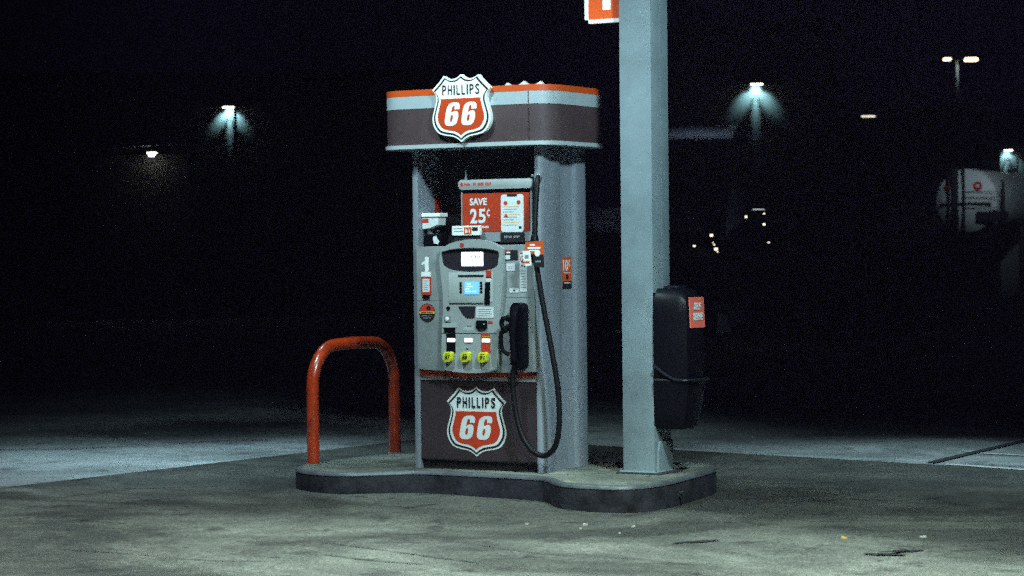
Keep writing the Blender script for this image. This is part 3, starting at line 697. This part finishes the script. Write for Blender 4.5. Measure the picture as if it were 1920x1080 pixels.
# ------------------------------------------------------------------ camera
yaw, pitch, roll = R(30.3), R(-0.80), R(0.6)
cam = bpy.data.cameras.new('camera'); co = bpy.data.objects.new('camera', cam); COL.objects.link(co)
d = Vector((-math.sin(yaw) * math.cos(pitch), math.cos(yaw) * math.cos(pitch), math.sin(pitch)))
r = Vector((math.cos(yaw), math.sin(yaw), 0)); u = r.cross(d)
r2 = r * math.cos(roll) - u * math.sin(roll); u2 = r * math.sin(roll) + u * math.cos(roll)
Cm = Vector((7.440, -13.005, 1.524))
mw = Matrix((( r2.x, u2.x, -d.x, Cm.x), (r2.y, u2.y, -d.y, Cm.y), (r2.z, u2.z, -d.z, Cm.z), (0, 0, 0, 1)))
co.matrix_world = mw
cam.sensor_width = 36; cam.lens = 4512 / 1920 * 36
cam.clip_start = 0.1; cam.clip_end = 3000
cam.dof.use_dof = True; cam.dof.focus_distance = 14.9; cam.dof.aperture_fstop = 4.0
S.camera = co

# ------------------------------------------------------------------ background: frame across the view, metres
RV = Vector((math.cos(yaw), math.sin(yaw), 0)); DV = Vector((-math.sin(yaw), math.cos(yaw), 0))
def B(lat, dep, z=0.0): return Vector((Cm.x, Cm.y, 0)) + RV * lat + DV * dep + Vector((0, 0, z))
GB = gz(-3)
M_wallL = mat('stucco_wall', (0.10, 0.105, 0.105), 0.8, 0, 0.3, 2.0, 0.4, 30)
M_roof = mat('metal_roof', (0.25, 0.27, 0.30), 0.5, 0.3, 0.2, 2.0)
M_bdark = mat('dark_brick', (0.06, 0.055, 0.06), 0.85, 0, 0.3, 3)
M_fix = mat('bronze_fixture', (0.04, 0.035, 0.03), 0.5, 0.4)
M_lensw = mat('lamp_lens_white', (1, 1, 1), 0.4, emit=(0.95, 1.0, 0.80), estr=9)
M_lensy = mat('lamp_lens_warm', (1, 1, 1), 0.4, emit=(1.0, 0.80, 0.42), estr=7)
M_tube = mat('tube_lamp', (1, 1, 1), 0.4, emit=(1.0, 0.95, 0.72), estr=1.3)
def spot(name, loc, target, energy, size, blend, radius, col, parent=None):
    l = bpy.data.lights.new(name, 'SPOT'); l.energy = energy; l.spot_size = R(size); l.spot_blend = blend
    l.shadow_soft_size = radius; l.color = col
    o = bpy.data.objects.new(name, l); COL.objects.link(o)
    o.location = loc; dv = (Vector(target) - Vector(loc)).normalized()
    o.rotation_euler = dv.to_track_quat('-Z', 'Y').to_euler()
    return o
def wall_lamp(lat, dep, z, w, lens, label, energy, fan=True):
    """shoebox wall pack whose lens looks down, mounted on a wall at depth dep"""
    p = B(lat, dep - 0.02, z); t = thing('wall_lamp', label, 'wall lamp', p, yaw)
    obj('hood', front([(-w * .6, 0), (w * .6, 0), (w * .5, .05), (-w * .5, .05)], -.20, .20, .01), M_fix, t)
    obj('lens', bx(-w * .42, w * .42, -.205, -.13, -.016, -.001), lens, t)
    if fan:
        c_ = (0.45, 0.92, 1.0); q = B(lat, dep - .19, z - .035)
        for sx in (-1, 1):
            spot('wall_lamp_light', q, B(lat + sx * .17, dep + .02, z - .26), energy * 6, 50, 1.0, .03, c_)
        spot('wall_lamp_light', q, B(lat, dep + .03, z - .12), energy * 8, 64, 1.0, .03, c_)
        spot('wall_lamp_light', B(lat, dep - .085, z - .035), B(lat, dep + .02, z - .40), energy * 12, 24, 1.0, .03, c_)
    return t
# left warehouse
bl = thing('warehouse', 'low dark warehouse with a lit wall lamp, far behind on the left', 'building', B(-7.2, 60, GB), yaw)
obj('wall', bx(-7.5, 5.0, 0.02, 9.0, -.05, 5.9), M_wallL, bl)
obj('roof', bx(-7.8, 5.3, -.2, 9.3, 5.905, 6.1), M_bdark, bl)
obj('door', bx(1.1, 2.1, -.03, .06, 0, 2.1), M_bdark, bl)
obj('downpipe', tube([(.385, -.26, 0), (.385, -.26, 5.3)], .035, 8), M_fix, bl)
wall_lamp(-6.99, 60, 5.26, .34, M_lensw, 'hooded wall lamp high on the warehouse, left of the fuel pump', 14)
# lean-to with lamp
bs = thing('shed', 'small dark shed with a pale sloping roof edge and a lamp, at the far left', 'shed', B(-8.9, 57.5, GB), yaw)
obj('wall', bx(-1.6, 1.2, 0.02, 2.0, -.05, 3.95), M_bdark, bs)
obj('roof', prism([(-1.9, 4.0), (1.5, 4.22), (1.5, 4.30), (-1.9, 4.08)], lambda p, t: (p[0], -.5 + t * 2.4, p[1])), M_roof, bs)
t = wall_lamp(-8.52, 57.4, 4.03, .26, M_lensw, 'small bright lamp under the shed roof at far left', 5, fan=False)
obj('bulb', vert(circle(0, -.22, .07, 12), -.085, -.017, .02), M_lensw, t, smooth=True)
spot('shed_lamp_light', B(-8.52, 57.3, 4.0), B(-8.52, 57.5, 3.0), .7, 90, 1.0, .05, (.8, 1, .93))
# right building
br = thing('workshop', 'dark workshop with a pale lean-to canopy, behind right of the column', 'building', B(5.0, 45, GB), yaw)
obj('wall', bx(-2.6, 1.1, 0.02, 4.0, -.05, 5.6), M_wallL, br)
obj('roof', bx(-2.8, 1.3, -.2, 4.2, 5.605, 5.8), M_bdark, br)
obj('door', bx(-.4, .7, -.03, .06, 0, 2.1), M_bdark, br)
obj('lean_to_roof', prism([(-3.4, 0), (-.95, 0), (-.76, .26), (-3.2, .18)], lambda p, t: (p[0], -1.1 + p[1] * 3.6 , 3.55 + p[1] + (0.05 if t == 0 else 0))), M_roof, br)
wall_lamp(4.59, 45, 4.65, .26, M_lensw, 'hooded wall lamp throwing a fan of light, right of the column', 9)
# far right: tube lamp on a long shed
M_tarw = mat('black_cladding', (0.008, 0.008, 0.010), 0.8, 0, 0.3, 3, spec=.1)
b3 = thing('storage_hall', 'long unlit storage hall in the dark behind the tank', 'building', B(11.5, 78, GB), yaw)
obj('wall', bx(-2.5, 6.0, 0.02, 10, -.05, 6.0), M_tarw, b3)
obj('roof', prism([(-2.7, 6.0), (3.2, 6.0), (6.4, 7.0), (6.4, 7.15), (3.2, 6.2), (-2.7, 6.15)], lambda p, t: (p[0], -.3 + t * 10.5, p[1])), M_bdark, b3)
obj('door', bx(-1.8, .2, -.03, .06, 0, 3.0), M_tarw, b3)
tl = thing('tube_lamp', 'thin horizontal tube lamp under a dark eave on the right', 'lamp', B(8.92, 60, 4.87), yaw)
obj('tube', tube([(-.17, 0, 0), (.17, 0, 0)], .018, 8), M_tube, tl)
obj('holder', bx(-.2, .2, -.03, .05, .025, .06), M_fix, tl)
obj('post', tube([(0, .04, .03), (0, .04, -4.8)], .03, 8), M_fix, tl)
# wall lamp by the tank
w3 = thing('gable_hut', 'small pale hut with a lit lamp at the right edge above the tank', 'hut', B(16.2, 74, GB), yaw)
obj('wall', bx(-1.15, 3.0, .02, 3.0, -.05, 4.62), M_wallL, w3)
obj('roof', bx(-1.3, 3.2, -.06, 3.2, 4.625, 4.72), M_bdark, w3)
obj('window', bx(-.95, -.65, -.02, .05, 3.95, 4.3), M_bdark, w3)
wall_lamp(15.25, 73.95, 4.56, .3, M_lensw, 'wall lamp on the hut at the right edge of the view', 8)
# street lamps
sl = thing('street_lamp', 'twin-headed warm street lamp on a tall pole, far right', 'street lamp', B(22.29, 120, GB), yaw)
obj('pole', tube([(0, 0, 0), (0, 0, 10.9)], [.11, .07], 10), M_roof, sl, smooth=True)
obj('arm', tube([(-.55, 0, 10.95), (.6, 0, 10.98)], .04, 8), M_fix, sl)
for a, w in ((-.50, .17), (.69, .32)):
    h = obj('lamp_head', bx(a - w, a + w, -.2, .2, 11.02, 11.14, bev=.03), M_fix, sl)
    obj('lens', bx(a - w * .95, a + w * .95, -.19, .19, 10.88 if w > .2 else 10.92, 11.015, bev=.02), M_lensy, h)
spot('street_lamp_light', B(22.3, 119.2, 11.0), B(22.3, 120, 10.3), 60, 55, 1.0, .1, (.8, 1, .95))

# storage tank
tk = thing('storage_tank', 'white horizontal storage tank with red round emblems, raised on a steel stand', 'storage tank', B(13.26, 70, GB), yaw)
M_tank = mat('tank_white', (0.62, 0.66, 0.66), 0.5, 0, 0.25, 1.5)
M_pipe = mat('black_pipe', (0.012, 0.012, 0.014), 0.5)
zc = 2.90; rr = .93
def cyl_x(bm, c, r0, l0, l1, n=40, dome=.22):
    # a tank along local (lateral+depth) with domed near end
    lv = [(l0 - dome, .02), (l0 - dome * .92, r0 * .35), (l0 - dome * .7, r0 * .65), (l0 - dome * .35, r0 * .88), (l0 - .03, r0 * .985), (l0, r0), ((l0 + l1) / 2, r0), (l1, r0)]
    return tube([(a, 0, 0) for a, _ in lv], [b for _, b in lv], n, bm)
bm = cyl_x(bmesh.new(), None, rr, 0, 4.2)
rot = Matrix.Rotation(R(62), 4, 'Z')
bmesh.ops.transform(bm, matrix=Matrix.Translation((0, 0, zc)) @ rot, verts=bm.verts)
tv = obj('vessel', bm, M_tank, tk, smooth=True)
def on_end(pts, off):
    # outline (across, up) on the near dome, looking along -axis
    ax = Vector((math.cos(R(62)), math.sin(R(62)), 0)); ac = Vector((math.sin(R(62)), -math.cos(R(62)), 0))
    def f(p, t): return Vector((0, 0, zc + p[1])) + ac * p[0] - ax * (off + (1 - t) * .01)
    return prism(pts, f)
def emblem(cx, cz, s, off):
    bm = on_end(circle(cx, cz, s, 18), off)
    e = obj('emblem', bm, mat('emblem_red', (.45, .03, .03), .5), tv)
    obj('emblem_core', on_end(circle(cx, cz, s * .42, 12), off + .012), M_tank, e)
emblem(.38, .42, .13, .20); emblem(-.50, .42, .12, .19)
obj('vessel_band', on_end([(-.75, -.13), (.80, -.13), (.80, -.06), (-.75, -.06)], .235), M_pipe, tk)
for a in (-.45, -.28, -.20, .0):
    w_ = .035 if a != -.28 else .07
    ax = Vector((math.cos(R(62)), math.sin(R(62)), 0)); ac = Vector((math.sin(R(62)), -math.cos(R(62)), 0))
    q = ac * a - ax * .32
    obj('pipe', tube([(q.x, q.y, 1.2), (q.x, q.y, zc + .55), (q.x, q.y, zc + math.sqrt(max(0, rr * rr - a * a)) + .03)], w_, 8), M_pipe, tk)
for zz in (.25, .08, -.22):
    obj('pipe', on_end([(0, zz), (1.15, zz), (1.15, zz + .018), (0, zz + .018)], .25), M_pipe, tk)
q = ac * 1.15 - ax * .27
obj('pipe', tube([(q.x, q.y, zc - .7), (q.x, q.y, zc + .55)], .05, 8), M_pipe, tk)
for l in (.3, 3.6):
    for s_ in (-.6, .6):
        q = ac * s_ + ax * l
        obj('leg', tube([(q.x, q.y, 0), (q.x, q.y, zc - .65)], .09, 8), M_pipe, tk)
obj('saddle', bx(-.7, .7, .2, .5, zc - 1.05, zc - .72), M_pipe, tk)
obj('side_shield', on_end([(.35, -.32), (1.3, -.32), (1.3, -.60), (.35, -.60)], .27), M_pipe, tk)
spot('tank_fill_light', B(12.9, 60.5, 6.4), B(13.9, 70.3, 3.6), 900, 22, 1, .15, (.72, .92, 1.0))  # added fill on the tank's near end, no floodlight stands here

# vehicles
M_car = mat('dark_car_paint', (0.006, 0.008, 0.03), 0.45, 0.0, spec=.2)
M_car2 = mat('black_car_paint', (0.003, 0.003, 0.004), 0.5, 0.0, spec=.1)
M_glass = mat('dark_glass', (0.004, 0.004, 0.005), 0.15, spec=.1)
M_tyre = mat('tyre_rubber', (0.012, 0.012, 0.012), 0.8)
M_glow = mat('glint_glow', (1, 1, 1), .3, emit=(1, .88, .6), estr=3)  # emission stands in for lamp reflections in the vehicles' chrome
def vehicle(name, label, loc, rz, prof, glass, width, m, wheels, lamps, roofh):  # lamps: glowing dots that stand for chrome reflections
    t = thing(name, label, 'car' if name != 'pickup_truck' else 'pickup truck', loc, rz, None)
    w = width / 2
    obj('body', prism(prof, lambda p, k: (p[0], -w + k * width, p[1]), .06), m, t, smooth=True)
    for g in glass: obj('window', prism(g, lambda p, k: (p[0], -w * .995 + .0 - .012 + k * .02, p[1])), M_glass, t)
    for wx in wheels:
        for sy in (-1, 1):
            bm = tube([(wx, sy * (w - .24), .38), (wx, sy * (w + .01), .38)], .38, 24)
            wh = obj('wheel', bm, M_tyre, t, smooth=True)
            obj('rim', tube([(wx, sy * (w + .005), .38), (wx, sy * (w + .025), .38)], .24, 18), M_steel, wh)
    for (a, b, c, s_) in lamps:  # chrome glints, not lamps of the vehicle
        obj('chrome_glint', bx(a - s_, a + s_, b - s_, b + s_, c - s_ * .7, c + s_ * .7, bev=s_ * .3), M_glow, t)
    return t
prof = [(-2.9, .5), (2.4, .5), (2.5, .9), (2.45, 1.55), (2.2, 1.83), (1.05, 1.90), (.55, 2.18), (.2, 2.27), (-1.0, 2.27), (-1.2, 2.15), (-1.35, 1.5), (-2.9, 1.45)]
vehicle('pickup_truck', 'dark pickup truck parked in the dark between the pump and the column', B(2.05, 41.5, GB), yaw + R(-80), prof,
        [[(-1.05, 1.6), (.75, 1.6), (.35, 2.12), (-.95, 2.12)]], 2.0, M_car, (-1.9, 1.6),
        [], 2.2)
prof = [(-2.3, .35), (2.2, .35), (2.3, .8), (2.1, 1.15), (1.1, 1.3), (.4, 1.95), (.0, 2.02), (-1.3, 2.02), (-2.1, 1.75), (-2.35, 1.1)]
vehicle('parked_car', 'black car with a few small glints, parked in the dark right of the column', B(5.35, 42, GB), yaw + R(-72), prof,
        [[(-1.3, 1.35), (.8, 1.35), (.3, 1.88), (-1.2, 1.88)]], 1.85, M_car2, (-1.45, 1.4),
        [], 2.0)
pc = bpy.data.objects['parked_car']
M_glint = mat('glint_bar_glow', (1, 1, 1), .3, emit=(.9, .95, 1), estr=1.6)  # glowing strip in place of a reflection along the trim
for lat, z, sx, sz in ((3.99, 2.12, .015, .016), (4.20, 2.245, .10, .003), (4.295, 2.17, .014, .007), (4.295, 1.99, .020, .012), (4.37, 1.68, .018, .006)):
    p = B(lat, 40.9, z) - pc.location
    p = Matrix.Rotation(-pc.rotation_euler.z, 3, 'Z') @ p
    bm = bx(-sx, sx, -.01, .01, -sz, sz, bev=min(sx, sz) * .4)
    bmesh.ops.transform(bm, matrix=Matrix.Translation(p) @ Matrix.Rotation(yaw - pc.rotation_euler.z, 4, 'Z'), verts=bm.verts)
    obj('chrome_glint', bm, M_glow if sx < .1 else M_glint, pc)  # glowing glints of reflected light, not lamps of the car

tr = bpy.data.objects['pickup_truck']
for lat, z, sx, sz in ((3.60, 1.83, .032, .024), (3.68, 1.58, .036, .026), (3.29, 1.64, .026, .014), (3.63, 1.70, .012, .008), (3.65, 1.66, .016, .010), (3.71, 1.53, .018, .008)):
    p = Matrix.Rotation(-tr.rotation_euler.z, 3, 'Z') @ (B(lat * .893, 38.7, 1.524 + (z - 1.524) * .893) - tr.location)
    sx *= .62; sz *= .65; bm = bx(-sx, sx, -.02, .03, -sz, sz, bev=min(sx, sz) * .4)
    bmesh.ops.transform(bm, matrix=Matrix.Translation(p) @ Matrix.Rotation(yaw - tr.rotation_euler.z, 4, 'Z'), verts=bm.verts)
    obj('chrome_glint', bm, M_glow, tr)  # glowing chrome glints at the front corner, not lamps of the truck
# ------------------------------------------------------------------ light
LC = (0.66, 0.95, 1.0)
def canopy_lamp(x, y, e, rad=.22, size=128, z=4.7, blend=.55, col=LC):
    spot('canopy_light', (x, y, z), (x, y, 0), e, size, blend, rad, col)
canopy_lamp(-.9, -1.9, 730)
canopy_lamp(-4.0, -4.6, 600, size=110, col=(.80, .88, 1.0))
canopy_lamp(3.3, -2.5, 1600, size=104, blend=.8)
spot('canopy_light', (3.3, -2.5, 4.7), (.1, .3, 1.7), 1250, 44, .8, .22, LC)
canopy_lamp(3.7, -4.7, 2000, col=(.84, 1.0, .82))
canopy_lamp(-3.3, .9, 820, size=62, blend=1.0, col=(.55, .85, 1.0))
canopy_lamp(1.5, 3.3, 950, size=60, blend=1.0, col=(.62, .92, 1.0))
spot('added_roof_light', B(4.2, 41.5, 7.5), B(3.5, 43.6, 3.7), 300, 26, 1.0, .1, (.55, .75, 1.0))  # added light to brighten the lean-to roof, no lamp known there
spot('added_roof_light', B(1.9, 44.5, 5.2), B(2.0, 40.5, 2.1), 5, 40, 1.0, .2, (.5, .65, 1.0))  # added light for a blue rim on the truck roof
hz = bx(-75, 75, -6, 200, -1.2, 13.0)  # thin volume added to lift the blacks and give grain
M_added_haze = bpy.data.materials.new('black_lift_haze'); M_added_haze.use_nodes = True
nt = M_added_haze.node_tree; nt.nodes.clear()
out = nt.nodes.new('ShaderNodeOutputMaterial'); pv = nt.nodes.new('ShaderNodeVolumePrincipled')
pv.inputs['Color'].default_value = (.60, .46, 1.0, 1); pv.inputs['Density'].default_value = 0.0004
nt.links.new(pv.outputs[0], out.inputs['Volume'])
ho_ = obj('added_haze', hz, M_added_haze); ho_.location = (Cm.x, Cm.y, 0); ho_.rotation_euler.z = yaw; ho_['kind'] = 'stuff'
W = bpy.data.worlds.new('World'); S.world = W; W.use_nodes = True
nt = W.node_tree; bg = nt.nodes['Background']
sky = nt.nodes.new('ShaderNodeTexSky'); sky.sky_type = 'NISHITA'; sky.sun_disc = False
sky.sun_elevation = R(-4); sky.sun_rotation = R(200)
mx = nt.nodes.new('ShaderNodeMix'); mx.data_type = 'RGBA'; mx.blend_type = 'ADD'; mx.inputs[0].default_value = 1
nt.links.new(sky.outputs[0], mx.inputs[6]); mx.inputs[7].default_value = (0.38, 0.15, 0.9, 1)
nt.links.new(mx.outputs[2], bg.inputs['Color']); bg.inputs['Strength'].default_value = 0.0015

S.view_settings.view_transform = 'Standard'; S.view_settings.look = 'None'
S.view_settings.exposure = 0; S.view_settings.gamma = 1
S.render.engine = 'CYCLES'
S.cycles.use_denoising = False
S.cycles.use_adaptive_sampling = True; S.cycles.adaptive_threshold = 0.065; S.cycles.adaptive_min_samples = 12
S.cycles.max_bounces = 6; S.cycles.diffuse_bounces = 3
S.cycles.sample_clamp_indirect = 4
S.render.filter_size = 2.0
